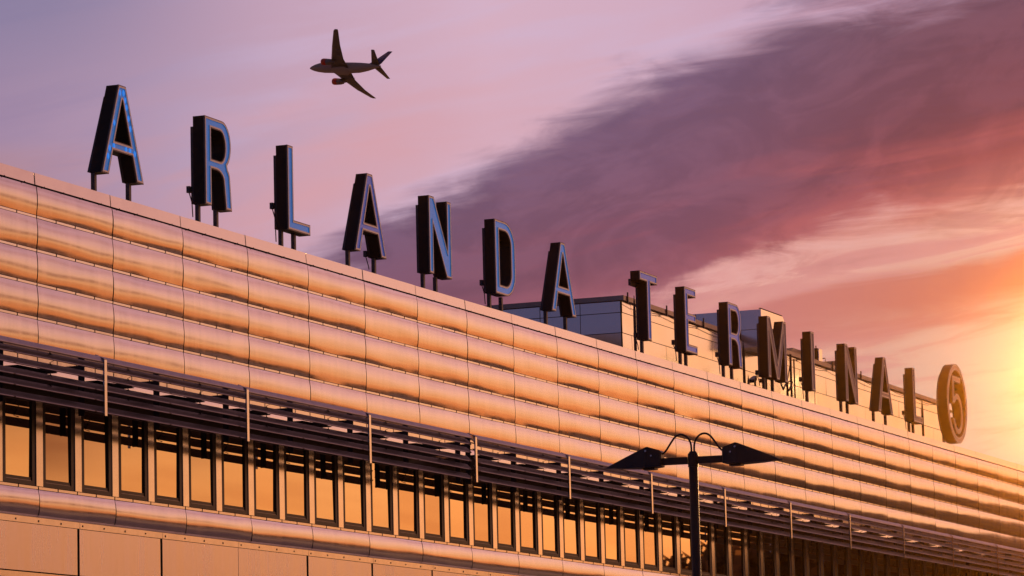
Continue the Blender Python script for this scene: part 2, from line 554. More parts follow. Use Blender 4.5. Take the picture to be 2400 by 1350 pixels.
def bulge_band(zb, zt, sag, seed, ytop=0.0, ybot=0.0, n_z=14, n_x=22):
    """one row of rolled panels: every panel bows outwards and is a little warped"""
    mb = MB()
    k0 = -4
    for k in range(k0, 45):
        xa, xb = 70.155 + PW * k + .019, 70.155 + PW * (k + 1) - .019
        if xb > X1:
            break
        tl = rnd.uniform(-.006, .006)
        tx = rnd.uniform(-.004, .004)
        tw = rnd.uniform(.002, .016)
        sg = sag * rnd.uniform(.9, 1.1)
        vs = []
        for j in range(n_z + 1):
            t = j / n_z
            zz = zb + (zt - zb) * t
            for i in range(n_x + 1):
                u = i / n_x
                xx = xa + (xb - xa) * u
                edge = min(1, 6 * u, 6 * (1 - u))
                wv = noise.noise(Vector((xx * .42, zz * 1.5, seed * 3.7 + k * .05))) * .0085 + noise.noise(Vector((xx * 1.1, zz * 2.2, seed + 11.3))) * .003
                wv *= math.sin(math.pi * min(1, max(0, t))) ** .6
                y = ybot + (ytop - ybot) * t - sg * 4 * t * (1 - t) + (tl - tw * (u - .5)) * (t - .5) + tx * (u - .5) + wv * (.35 + .65 * edge)
                vs.append((xx, y, zz))
        fs = []
        for j in range(n_z):
            for i in range(n_x):
                a = j * (n_x + 1) + i
                fs.append((a, a + 1, a + n_x + 2, a + n_x + 1))
        mb.add(vs, fs, True)
        # folded return edges of the panel
        for col in (0, n_x):
            e = [vs[j * (n_x + 1) + col] for j in range(n_z + 1)]
            mb.add(e + [(p[0], p[1] + .05, p[2]) for p in e], [(j, j + 1, n_z + 2 + j, n_z + 1 + j) for j in range(n_z)], mi=1)
    return mb


def ledge(mb, za, zb, y=-.012, step=PW / 4, gap=.028, depth=.07, mi=0):
    """flat strip under a row of panels, in short lengths with a clip at each joint"""
    n = int((X1 - 56.07) / step)
    for i in range(n):
        xa = 56.07 + i * step
        mb.box((xa, y, za), (xa + step - gap, y + depth, zb), mi)
        mb.box((xa + step - gap * .9, y - .006, za - .004), (xa + step - gap * .1, y + .02, zb + .014), 1)
    return mb


rows = [15.085, 14.377, 13.630, 12.881, 12.127, 11.380]
for i in range(5):
    zt, zb = rows[i] - .008, rows[i + 1]
    mb = bulge_band(zb + .066, zt, .031, i)
    ledge(mb, zb, zb + .050)
    part(mb, 'cladding_band', [M['clad'], M['gap']])
# the last row above the windows with its deeper trim
mb = bulge_band(10.62, 11.155, .026, 6)
ledge(mb, 11.18, 11.345)
part(mb, 'cladding_band', [M['clad'], M['gap']])
mb = MB().box((X0, -.02, 10.44), (X1, .06, 10.60))
part(mb, 'window_head', M['frame'])
# row below the windows
mb = bulge_band(7.84, 8.395, .035, 8)
ledge(mb, 8.405, 8.462)
part(mb, 'cladding_band', [M['clad'], M['gap']])
# coping
mb = MB()
for k in range(-4, 40):
    xa, xb = 70.155 - .12 + PW * k + .019, 70.155 - .12 + PW * (k + 1) - .019
    xa = max(xa, X0)
    dy = rnd.uniform(-.004, .004)
    dz = rnd.uniform(-.003, .003)
    mb.sweep([(-.035 + dy, 15.105), (-.015 + dy, 15.372 + dz), (.02, 15.385 + dz), (.45, 15.34), (.45, 15.1)], xa, xb)
    for q in range(4):
        xq = xa + (q + .45) * PW / 4
        mb.box((xq, -.042, 15.092), (xq + .02, -.0, 15.118), 1)
part(mb, 'roof_coping', [M['coping'], M['gap']])
mb = MB()
mb.sweep([(.0, 15.088), (.0, 15.10), (.44, 15.10), (.44, 15.088)], X0, X1)
part(mb, 'coping_seal', M['gap'])
# flashing and flat lower wall
mb = MB()
mb.sweep([(-.13, 7.775), (-.13, 7.782), (-.015, 7.838), (.06, 7.838), (.06, 7.775)], X0, X1)
part(mb, 'flashing', M['rail'])
mb = MB()
mb.box((X0, -.14, 7.632), (X1, -.05, 7.768))
for k in range(-4, 35):
    xa = 71.77 + 3.99 * k
    if xa < X0 or xa + 4 > X1:
        continue
    mb.box((xa - .004, -.1415, 7.634), (xa + .006, -.139, 7.766), 1)
    for q in range(4):
        xq = xa + .12 + q * 1.0
        mb.box((xq, -.150, 7.675 + rnd.uniform(-.008, .008)), (xq + .028, -.139, 7.715), 1)
part(mb, 'trim_strip', [M['ledge'], M['gap']])
mb = MB()
mb.box((X0, -.14, 6.44), (X1, -.05, 6.57))
part(mb, 'trim_strip', M['ledge'])
for zt, zb in ((7.622, 6.60), (6.43, 5.40), (5.38, 4.36), (4.34, 3.3), (3.28, .1)):
    mb = MB()
    for k in range(-4, 35):
        xa, xb = 71.77 + 3.99 * k, 71.77 + 3.99 * (k + 1)
        xa, xb = max(xa, X0), min(xb, X1)
        a_, b_ = rnd.uniform(-.006, .006), rnd.uniform(-.006, .006)
        g1 = .10 if k % 4 != 1 else .012
        nx, nz = 16, 6
        vs = []
        for j in range(nz + 1):
            for i in range(nx + 1):
                xx = xa + .005 + (xb - xa - .005 - g1) * i / nx
                zz = zb + (zt - zb) * j / nz
                vs.append((xx, -.125 + a_ * (i / nx - .5) + b_ * (j / nz - .5) + .002 * noise.noise(Vector((xx * .5, zz * .8, zt))), zz))
        mb.add(vs, [(j * (nx + 1) + i, j * (nx + 1) + i + 1, (j + 1) * (nx + 1) + i + 1, (j + 1) * (nx + 1) + i) for j in range(nz) for i in range(nx)], True)
        if g1 > .02:
            mb.box((xb + .001, -.128, zb), (xb + .004, -.03, zt), 1)
    part(mb, 'lower_wall', [M['flat'], M['rail']])

# windows and mullions
WP = 1.758
mull = None
win0 = None
for k in range(-5, 90):
    xm = 70.06 + WP * k
    if xm < X0 or xm + WP > X1 - .5:
        continue
    mb = MB()
    dy = rnd.uniform(-.004, .004)
    mb.sweep([(-.012 + dy, 8.475), (-.012 + dy, 10.43), (.2, 10.43), (.2, 8.475)], xm, xm + .29)
    part(mb, 'mullion', M['mullion'])
    xa, xb = xm + .292, xm + WP - .002
    mb = MB()
    zb, zt = 8.475, 10.43
    fl, fb = .155, .175
    ya = .004
    # outer frame, stepped twice
    mb.box((xa, ya, zb), (xa + fl, ya + .10, zt))
    mb.box((xb - fl, ya, zb), (xb, ya + .10, zt))
    mb.box((xa + fl + .001, ya, zb), (xb - fl - .001, ya + .10, zb + fb * .55))
    mb.box((xa + fl + .001, ya + .02, zb + fb * .55 + .012), (xb - fl - .001, ya + .10, zb + fb))
    mb.box((xa + fl + .001, ya, zt - .12), (xb - fl - .001, ya + .10, zt))
    fr = part(mb, 'window', M['frame'])
    mb = MB()
    mb.box((xa + fl + .005, ya + .012, zb + fb * .55 + .001), (xb - fl - .005, ya + .05, zb + fb * .55 + .011))
    mb.build('sill_strip', M['rail'], fr)
    mb = MB()
    t1, t2 = rnd.uniform(-.006, .006), rnd.uniform(-.007, .007)
    yg = ya + .04
    mb.add([(xa + fl, yg - t1 - t2, zb + fb), (xb - fl, yg + t1 - t2, zb + fb), (xb - fl, yg + t1 + t2, zt - .12), (xa + fl, yg - t1 + t2, zt - .12)], [(0, 1, 2, 3)])
    mb.build('pane', M['glass'], fr)

# sunshade in front of the windows
shade = bpy.data.objects.new('sunshade', None)
COL.objects.link(shade)
shade.parent = terminal
shade.matrix_parent_inverse = Matrix.Translation((-X0, 0, 0))
fins = [91.21 - 3.53 * k for k in range(9, -1, -1)] + [91.93] + [95.25 + 3.53 * k for k in range(0, 36)]
fins = [f for f in fins if X0 + 1 < f < X1 - 1]
segs = []
for a, b in zip(fins, fins[1:]):
    if b - a > 1.5:
        segs.append((a, b))
rail_b = [11.163, 10.937, 10.713, 10.481, 10.257, 10.002]
for i, zb in enumerate(rail_b):
    mb = MB()
    for a, b in [(X0 + .2, 91.36), (91.78, X1 - .2)]:
        if i == 0:
            cyy, czz = -1.43, zb + .02
            prof = []
            for q in range(16):
                t = 2 * math.pi * q / 16
                a_, b_ = .105 * math.cos(t), .036 * math.sin(t)
                prof.append((cyy + a_ * .68 - b_ * .73, czz + a_ * .73 + b_ * .68))
            mb.sweep(prof, a, b, True)
        else:
            # blade leaning in at the top, rounded lip along its lower outer edge
            prof = [(-1.478, zb), (-1.494, zb + .008), (-1.496, zb + .022), (-1.482, zb + .04), (-1.43, zb + .10), (-1.350, zb + .170), (-1.342, zb + .170), (-1.342, zb + .162), (-1.412, zb + .088), (-1.458, zb + .018)]
            mb.sweep(prof, a, b)
    mb.build('louvre', M['rail'] if i == 0 else [M['louvre']], shade)
    if i:
        mb = MB()
        for sa, sb in segs:
            mb.tube([(sa + .05, -1.486, zb + .012), (sb - .05, -1.486, zb + .012)], .017, 8)
        mb.build('louvre_lip', M['rail'], shade)
for f in fins:
    mb = MB()
    mb.box((f - .02, -1.22, 9.93), (f + .02, -1.08, 11.20))
    mb.box((f - .015, -1.079, 10.93), (f + .015, -.005, 11.03))
    mb.build('bracket', M['bracket'], shade)
for a, b in segs:
    c = (a + b) / 2
    mb = MB()
    pts = []
    for i in range(5):
        pts += [(c, -1.47, rail_b[i + 1] + .235), (c, -1.35, rail_b[i + 1] + .192)]
    mb.tube(pts, .013, 5)
    mb.build('strap', M['bracket'], shade)
    mb = MB()
    mb.box((c - .85, -1.06, 10.78), (c + .85, -.35, 10.80))
    mb.build('stay_plate', M['bracket'], shade)
    mb = MB()
    mb.box((a + .021, -1.05, 10.66), (b - .021, -.04, 10.68))
    mb.build('walkway', M['bracket'], shade)
k = 0
xp = 70.43 - 7.06 * 2
while xp < X1 - 1:
    if xp > X0 + 1:
        mb = MB()
        mb.box((xp - .055, -1.535, 9.945), (xp + .055, -1.515, 11.165))
        mb.box((xp - .05, -1.514, 9.945), (xp - .03, -1.49, 11.165))
        po = mb.build('post', M['post'], shade)
        mb = MB()
        mb.sweep([(-1.53, 11.168), (-1.53, 11.19), (-1.30, 11.30), (-1.30, 11.27)], xp - .05, xp + .05)
        mb.build('post_arm', M['rail'], po)
    xp += 7.06

# ------------------------------------------------------------------ roof blocks behind the sign
RG = 'metal blocks standing on the roof'


blk = thing('rooftop_plant_room', 'long metal plant room on the roof, dark blue end wall and bright front behind the letters', 'plant room', (118.75, 4, 15.05), 0, RG)
bx = 118.75


def rel(mb, name, mat, root):
    o = mb.build(name, mat, root)
    o.matrix_parent_inverse = Matrix.Translation(-Vector(root.location))
    return o


mb = MB()
mb.box((bx + .1, 4.08, 15.06), (161.0, 14, 18.4))
rel(mb, 'core', M['gap'], blk)
mb = MB()
zz = [15.1, 16.05, 17.29, 18.0, 18.40]
for r in range(4):
    off = 0 if r % 2 else 1.6
    xs = [bx + .05]
    nxt = bx + 1.0 + off
    while nxt < 160:
        xs.append(nxt)
        nxt += 3.6 if r < 3 else 7.2
    xs.append(161.0)
    for a, b in zip(xs, xs[1:]):
        n1, n2 = rnd.uniform(-.012, .012), rnd.uniform(-.01, .01)
        nx, nz = 14, 6
        za, zb = zz[r] + .012, zz[r + 1] - .012
        vs = []
        for j in range(nz + 1):
            for i in range(nx + 1):
                xx = a + .012 + (b - a - .024) * i / nx
                z = za + (zb - za) * j / nz
                yy = 4.02 + n1 * (i / nx - .5) + n2 * (j / nz - .5) + .012 * noise.noise(Vector((xx * .8, z * 1.1, 3.3)))
                vs.append((xx, yy, z))
        mb.add(vs, [(j * (nx + 1) + i, j * (nx + 1) + i + 1, (j + 1) * (nx + 1) + i + 1, (j + 1) * (nx + 1) + i) for j in range(nz) for i in range(nx)], True)
rel(mb, 'front_panels', M['roofmetal'], blk)
mb = MB()
for r in range(4):
    ys = [4.05, 5.55, 7.05, 8.55, 10.05, 11.55, 14]
    for a, b in zip(ys, ys[1:]):
        t = rnd.uniform(-.01, .01)
        za, zb = zz[r] + .012, zz[r + 1] - .012
        # the wall draws in towards its foot
        vs = []
        for j in range(5):
            z = za + (zb - za) * j / 4
            dx = .16 * max(0, (17.6 - z) / 1.5) ** 2
            for i in range(5):
                yy = a + .012 + (b - a - .024) * i / 4
                vs.append((bx + dx + t * (i / 4 - .5) + .012 * noise.noise(Vector((yy * .8, z, 8.1))), yy, z))
        mb.add(vs, [(j * 5 + i, j * 5 + i + 1, j * 5 + i + 6, j * 5 + i + 5) for j in range(4) for i in range(4)], True)
rel(mb, 'end_wall', M['roofmetal'], blk)
mb = MB()
mb.box((bx - .07, 3.9, 18.415), (161.1, 4.16, 18.585))
mb.box((bx - .07, 4.161, 18.415), (bx + .2, 14.1, 18.583))
mb.box((bx + .201, 4.161, 18.42), (161, 14.0, 18.5))
rel(mb, 'parapet', M['roofside'], blk)
mb = MB()
cab = []
for q in range(60):
    xx = bx + .3 + q * .68
    cab.append((xx, 3.88, 18.36 - .10 * abs(math.sin(q * math.pi / 6))))
mb.tube(cab, .014, 5)
for q in range(0, 60, 6):
    xx = bx + .3 + q * .68
    mb.box((xx - .03, 3.86, 18.33), (xx + .03, 3.9, 18.72))
rel(mb, 'cable', M['bracket'], blk)

bxb = thing('rooftop_penthouse', 'taller boxy metal unit with a rounded corner rising behind the letters R and M', 'roof unit', (131.4, 3, 15.05), 0, RG)
mb = MB()
prof = [(131.4, 18.02), (134.35, 18.02), (134.35, 19.2)] + arc(134.0, 19.12, .35, .35, 10, 90, 8) + [(131.4, 19.47)]
slab(mb, [prof], 3.0, 3.04)
rel(mb, 'front_panel', M['roofmetal'], bxb)
mb = MB()
walls(mb, [offset(prof, .015)], 3.041, 9.0)
tri_face(mb, [offset(prof, .015)], 9.0)
rel(mb, 'shell', M['roofmetal'], bxb)
mb = MB()
for yy in (4.3, 5.6):
    mb.box((131.385, yy, 18.03), (131.41, yy + .02, 19.45))
mb.box((131.385, 3.05, 18.7), (131.41, 8.9, 18.715))
mb.box((131.33, 2.98, 19.475), (134.0, 3.06, 19.50))
rel(mb, 'joint', M['gap'], bxb)
mb = MB()
mb.box((131.8, 4.3, 15.05), (134.0, 8.5, 18.0))
rel(mb, 'base', M['gap'], bxb)

vent = thing('rooftop_vent_box', 'low dark roof housing with a hand rail on top between the letters M and I', 'roof unit', (144, 5.6, 18.5), 0, RG)
mb = MB()
mb.box((143.7, 5.6, 18.505), (147.0, 9.5, 19.42))
rel(mb, 'housing', M['roofside'], vent)
mb = MB()
pts = [(143.8, 6.3, 19.42), (143.8, 6.3, 19.6), (143.8, 7.4, 19.6), (143.8, 7.4, 19.42)]
mb.tube(pts, .022, 6)
rel(mb, 'hand_rail', M['bracket'], vent)
v2 = thing('rooftop_vent_box', 'small box with a pale front standing on the roof just right of the letter I', 'roof unit', (145.2, 5, 18.5), 0, RG)
mb = MB().box((145.2, 5.0, 18.505), (145.72, 5.45, 19.52))
rel(mb, 'housing', M['gap'], v2)
mb = MB().box((145.23, 4.96, 18.7), (145.70, 4.998, 19.5))
rel(mb, 'front_panel', M['roofmetal'], v2)
for xx in (145.3, 145.62):
    mb = MB()
    mb.tube([(xx, 5.2, 19.52), (xx, 5.2, 19.68)], .025, 6)
    rel(mb, 'rod', M['bracket'], v2)
v3 = thing('rooftop_vent_box', 'low roof box with dark end wall and pale front, partly behind the second N', 'roof unit', (148, 5, 18.5), 0, RG)
mb = MB().box((147.8, 5.0, 18.505), (150.15, 7.4, 19.25))
rel(mb, 'housing', M['roofside'], v3)
mb = MB().box((147.85, 4.96, 18.6), (150.1, 4.998, 19.2))
rel(mb, 'front_panel', M['roofmetal'], v3)
mb = MB()
mb.tube([(147.9, 5.5, 19.25), (147.9, 5.5, 19.4), (147.9, 6.1, 19.4), (147.9, 6.1, 19.25)], .02, 6)
rel(mb, 'hand_rail', M['bracket'], v3)

# ------------------------------------------------------------------ sign letters
SZ, SH, SY, ST = 15.95, 2.18, .25, .31
s = .34


def L_A(w=2.07, t=.36):
    h = SH
    c = w / 2
    k = (c - t / 2) / h                       # slope of the outer leg edge

    def ol(z): return k * z
    ki = (c - s) / (.87 * h)
    def il(z): return s + ki * z
    outer = [(0, 0), (s, 0), (il(.27 * h), .27 * h), (w - il(.27 * h), .27 * h), (w - s, 0), (w, 0), (c + t / 2, h), (c - t / 2, h)]
    hole = [(il(.375 * h), .375 * h), (w - il(.375 * h), .375 * h), (c + .012, .84 * h), (c - .012, .84 * h)]
    return [outer, hole]


def L_R(w=1.45):
    h = SH
    outer = [(0, 0), (s, 0), (s, .42 * h)]
    outer += [(.60, .42 * h)] + arc(.62, .30 * h, .40, .12 * h, 80, 15, 5) + [(w - s + .01, 0), (w, 0), (w - .07, .30 * h)]
    outer += arc(w - .33, .36 * h, .24, .115 * h, 10, 58, 4)
    outer += arc(w - .50, .735 * h, .48, .265 * h, -58, 90, 16) + [(0, h)]
    hole = [(s, .53 * h)] + arc(w - .62, .705 * h, .28, .175 * h, -90, 90, 12) + [(s, .88 * h)]
    return [outer, hole]


def L_L(w=1.33): return [[(0, 0), (w, 0), (w, .27), (s, .27), (s, SH), (0, SH)]]
def L_I(w=.42): return [[(0, 0), (w, 0), (w, SH), (0, SH)]]
def L_T(w=1.67): return [[(w / 2 - s / 2, 0), (w / 2 + s / 2, 0), (w / 2 + s / 2, SH - .29), (w, SH - .29), (w, SH), (0, SH), (0, SH - .29), (w / 2 - s / 2, SH - .29)]]


def L_E(w=1.2):
    b = .27
    m0 = .48 * SH
    return [[(0, 0), (w, 0), (w, b), (s, b), (s, m0), (w - .1, m0), (w - .1, m0 + b), (s, m0 + b), (s, SH - b), (w - .05, SH - b), (w - .05, SH), (0, SH)]]


def L_N(w=1.6):
    d = .30
    return [[(0, 0), (d, 0), (d, 1.42), (w - d - .08, 0), (w, 0), (w, SH), (w - d, SH), (w - d, .76), (d + .08, SH), (0, SH)]]


def L_M(w=2.22):
    d = .29
    c = w / 2
    return [[(0, 0), (d, 0), (d, 1.55), (c - .16, 0), (c + .16, 0), (w - d, 1.55), (w - d, 0), (w, 0), (w, SH), (w - d - .10, SH), (c, .62), (d + .10, SH), (0, SH)]]


def L_D(w=1.58):
    outer = [(0, 0)] + arc(w - .78, .72, .78, .72, -90, 0, 10) + arc(w - .78, SH - .72, .78, .72, 0, 90, 10) + [(0, SH)]
    hole = [(s, .28)] + arc(w - .80, .70, .46, .42, -90, 0, 10) + arc(w - .80, SH - .70, .46, .42, 0, 90, 10) + [(s, SH - .28)]
    return [outer, hole]


SG = 'roof sign letters on posts'


def sign_letter(name, label, conts, x, posts, w, jbox=None, leds=None, y=SY, z=SZ, t=ST, h=SH, back=None, cat='sign letter', face='lface'):
    conts = orient(conts)
    root = thing(name, label, cat, (x, y, z), 0, SG)
    mb = MB()
    slab(mb, conts, .012, t)
    fixnormals(mb.build('letter_box', M['lbody'], root))
    mb = MB()
    band(mb, conts, -.003, .020, -.008, .02)
    fixnormals(mb.build('rim', M['lrim'], root))
    mb = MB()
    tw_ = .062 if name == 'sign_letter' else .085
    band(mb, conts, .0205, tw_, -.016, .011)
    fixnormals(mb.build('trim', M['ltrim'], root))
    mb = MB()
    fc = [offset(c, tw_ + .0005) for c in conts]
    tri_face(mb, fc, .006)
    fixnormals(mb.build('face', M[face], root))
    mb = MB()
    bc = [[(px, pz * (.90 if pz > h * .6 else 1)) for px, pz in offset(c, .03)] for c in (back or conts)]
    slab(mb, bc, t + .002, t + .085)
    fixnormals(mb.build('back_box', M['lback'], root))
    for p0 in posts:
        mb = MB()
        yq = t - .12 if name != 'sign_disc' else t + .451
        mb.box((p0, yq, 15.052 - z), (p0 + .10, yq + .10, -.0005 if name != 'sign_disc' else .7))
        mb.box((p0 - .06, yq - .06, 15.051 - z), (p0 + .16, yq + .16, 15.08 - z))
        mb.build('post', M['lpost'], root)
    if jbox is not None:
        mb = MB()
        mb.box((jbox[0], t + .0855, jbox[1]), (jbox[0] + .12, t + .17, jbox[1] + .16))
        mb.tube([(jbox[0] + .06, t + .12, jbox[1]), (jbox[0] + .06, t + .05, jbox[1] - .25), (jbox[0] + .06, t + .03, -.3)], .014, 6)
        mb.build('junction_box', M['lback'], root)
    for q in leds or ():
        mb = MB()
        n = 10
        c0 = [(q[0] + .058 * math.cos(2 * math.pi * i / n), q[1] + .075 * math.sin(2 * math.pi * i / n)) for i in range(n)]
        mb.add([(a, .0, b) for a, b in c0] + [(a * .4 + q[0] * .6, -.012, b * .4 + q[1] * .6) for a, b in c0],
               [(i, (i + 1) % n, n + (i + 1) % n, n + i) for i in range(n)] + [tuple(range(n, 2 * n))], True)
        mb.build('lamp', M['led'], root)
    return root


def legp(z, side):
    """middle of an A leg at height z"""
    k1 = (2.07 / 2 - .18) / SH
    xo, xi = k1 * z, s + (2.07 / 2 - s) / (.87 * SH) * z
    m = (xo + min(xi, 2.07 / 2)) / 2
    return (m if side < 0 else 2.07 - m, z)


leds = [legp(z, -1) for z in (.42, .62, 1.25)] + [legp(z, 1) for z in (.66, 1.22, 1.45, 1.70, 1.86)] + [(.62, .70), (1.22, .70), (1.42, .70), (.94, 2.0), (1.12, 2.02)]
sign_letter('sign_letter', 'blue faced roof letter A with lit blue lamps, nearest the left end', L_A(), 73.667, (.02, 1.72), 2.07, None, leds)
sign_letter('sign_letter', 'blue faced roof letter R with tall dark side, second letter from the left', L_R(), 78.97, (.02, 1.0), 1.45, (-.06, .3))
sign_letter('sign_letter', 'blue faced roof letter L standing between the letters R and A in open sky', L_L(), 83.66, (.02, .78), 1.33, (-.06, .55))
sign_letter('sign_letter', 'violet blue roof letter A standing between the letters L and N in open sky', L_A(), 87.79, (.02, 1.72), 2.07, (1.62, .05), face='lface2')
sign_letter('sign_letter', 'blue faced roof letter N standing between the letters A and D', L_N(), 92.84, (.02, .9), 1.6)
sign_letter('sign_letter', 'blue faced roof letter D with an open curved bowl, before the dark cloud', L_D(), 97.72, (.02, .92), 1.58, (-.05, .25))
sign_letter('sign_letter', 'roof letter A in front of the dark blue end wall of the plant room', L_A(), 102.2, (.05, 1.7), 2.07)
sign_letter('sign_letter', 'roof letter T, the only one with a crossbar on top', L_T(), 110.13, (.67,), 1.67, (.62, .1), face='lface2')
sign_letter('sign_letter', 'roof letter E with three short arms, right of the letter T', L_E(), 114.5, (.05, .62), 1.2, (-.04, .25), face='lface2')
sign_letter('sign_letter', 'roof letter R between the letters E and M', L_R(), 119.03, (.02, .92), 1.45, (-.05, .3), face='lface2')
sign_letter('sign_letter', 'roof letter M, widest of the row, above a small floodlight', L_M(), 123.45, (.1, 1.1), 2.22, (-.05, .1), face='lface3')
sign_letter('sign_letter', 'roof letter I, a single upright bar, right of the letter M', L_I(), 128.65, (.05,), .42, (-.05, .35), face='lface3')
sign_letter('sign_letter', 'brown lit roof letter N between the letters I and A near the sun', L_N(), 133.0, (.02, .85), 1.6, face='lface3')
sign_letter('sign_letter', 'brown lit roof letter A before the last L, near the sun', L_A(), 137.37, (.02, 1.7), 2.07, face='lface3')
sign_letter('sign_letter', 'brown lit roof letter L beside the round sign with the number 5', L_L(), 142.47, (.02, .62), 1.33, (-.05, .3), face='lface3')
# the round sign with the number 5
disc = sign_letter('sign_disc', 'round ring sign with the number 5 at the right end of the letters', [arc(0, 0, 1.60, 1.67, 0, 354, 59), arc(0, 0, 1.335, 1.405, 0, 352.5, 47)],
                   149.34, (.86,), 3.2, None, None, SY, 17.27, .38, 0, None, 'sign', 'lface4')
five = [(-.66, 1.10), (-.72, -.02), (-.44, -.02)] + arc(.02, -.40, .50, .58, 128, -158, 24) + [(-.76, -.60)] + arc(.02, -.40, .76, .82, -160, 124, 28) + [(-.42, .34), (-.40, .84), (.60, .84), (.60, 1.10)]
fc5 = orient([[(x * 1.06, z * 1.06) for x, z in five]])
for nm, mat, fn in (('digit_box', 'lbody', lambda mb: slab(mb, fc5, .012, .36)), ('digit_rim', 'lrim', lambda mb: band(mb, fc5, -.004, .035, -.008, .02)),
                    ('digit_trim', 'ltrim', lambda mb: band(mb, fc5, .0355, .072, -.016, .011)), ('digit_face', 'lface4', lambda mb: tri_face(mb, [offset(fc5[0], .0725)], .006))):
    mb = MB()
    fn(mb)
    fixnormals(mb.build(nm, M[mat], disc))
mb = MB()
mb.box((-1.27, .39, -.3), (1.27, .45, -.2))
mb.box((-1.2, .39, .5), (1.2, .45, .6))
mb.build('cross_bar', M['lback'], disc)

# small gear between the letters R and M
fl = thing('floodlight', 'small black floodlight on a low rail below the letter M', 'floodlight', (123.5, .72, 15.05))
mb = MB()
mb.box((-1.0, -.03, .52), (1.15, .03, .58))
mb.add([(-1.0, -.03, .585), (-.86, -.03, .585), (-.86, .03, .585), (-1.0, .03, .585), (-.94, 0, .95)], [(0, 1, 2, 3), (0, 1, 4), (1, 2, 4), (2, 3, 4), (3, 0, 4)])
mb.box((1.10, -.03, 0), (1.15, .03, .515))
mb.box((-.98, -.03, 0), (-.93, .03, .515))
mb.box((1.09, -.03, .585), (1.15, .03, 1.0))
mb.build('stand', M['bracket'], fl)
mb = MB()
mb.loft([[(-.62, -.12, .66), (-.62, .12, .66), (-.62, .12, .78), (-.62, -.12, .78)], [(-.16, -.07, .80), (-.16, .07, .80), (-.16, .07, .96), (-.16, -.07, .96)]], False)
mb.box((-.2, -.03, .585), (-.14, .03, .82))
mb.build('lamp_head', M['lamp'], fl)
mb = MB()
mb.box((.62, -.1, .80), (.92, .1, .93))
mb.box((.74, -.02, .585), (.79, .02, .80))
mb.build('ballast_box', M['lamp'], fl)
ld = thing('lattice_mast', 'thin dark lattice mast standing behind the letter M', 'mast', (129.3, 1.4, 15.05))
for a, h_ in ((0, 1.4), (.5, 2.42), (.92, 2.28)):
    mb = MB()
    mb.tube([(a, 0, 0), (a, 0, h_)], .045 if a < .9 else .03, 6)
    mb.build('mast_leg', M['bracket'], ld)
mb = MB()
mb.tube([(-1.15 + q * .33, -.1, 1.22 - .24 * (q % 2)) for q in range(5)] + [(.5, -.05, 1.38)], .032, 5)
mb.build('lattice', M['bracket'], ld)
for zz_ in (.62, 1.45, 2.15):
    mb = MB()
    mb.tube([(.0, 0, min(zz_, 1.3)), (.5, 0, zz_)], .02, 5)
    mb.build('cross_bar', M['bracket'], ld)
for xx, zz_, lab in ((112.78, 17.7, 'thin dark lightning rod standing just left of the letter T'), (124.2, 17.38, 'thin dark lightning rod standing right of the letter R'), (148.0, 17.4, 'thin dark lightning rod standing right of the last letter L')):
    rd = MB()
    rd.tube([(0, 0, 0), (0, 0, (zz_ - 15.05) * .8), (0, 0, zz_ - 15.05)], [.055, .05, .012], 8)
    o = rd.build('lightning_rod', M['bracket'])
    o.location = (xx, 1.4, 15.05)
    tag(o, lab, 'rod', 'lightning rods on the roof')

# ------------------------------------------------------------------ street lamp
lamp = thing('street_lamp', 'black two headed street lamp with pointed heads and looping cables before the facade', 'street lamp', (42.58, -24.465, 0))
lamp.rotation_euler = (0, 0, math.atan2(-.997, .08))       # local +X runs along the crossarm, to the right in view
mb = MB()
mb.tube([(0, 0, 0), (0, 0, .9), (0, 0, .92), (0, 0, 5.56)], [.085, .085, .056, .056], 20)
mb.build('pole', M['lamp'], lamp)
mb = MB()
mb.tube([(0, 0, 5.565), (0, 0, 5.73)], .064, 20)
mb.tube([(0, 0, 5.54), (0, 0, 5.5645)], .052, 20)
mb.build('collar', M['lamp'], lamp)
mb = MB()
mb.box((-.50, -.035, 5.605), (-.066, .035, 5.69))
mb.box((.066, -.035, 5.605), (.48, .035, 5.69))
mb.build('crossarm', M['lamp'], lamp)
mb = MB()
mb.tube([(-.035, 0, 5.735), (-.035, 0, 5.742), (.035, 0, 5.742), (.035, 0, 5.735)], .02, 6)
mb.build('gland', M['lamp'], lamp)
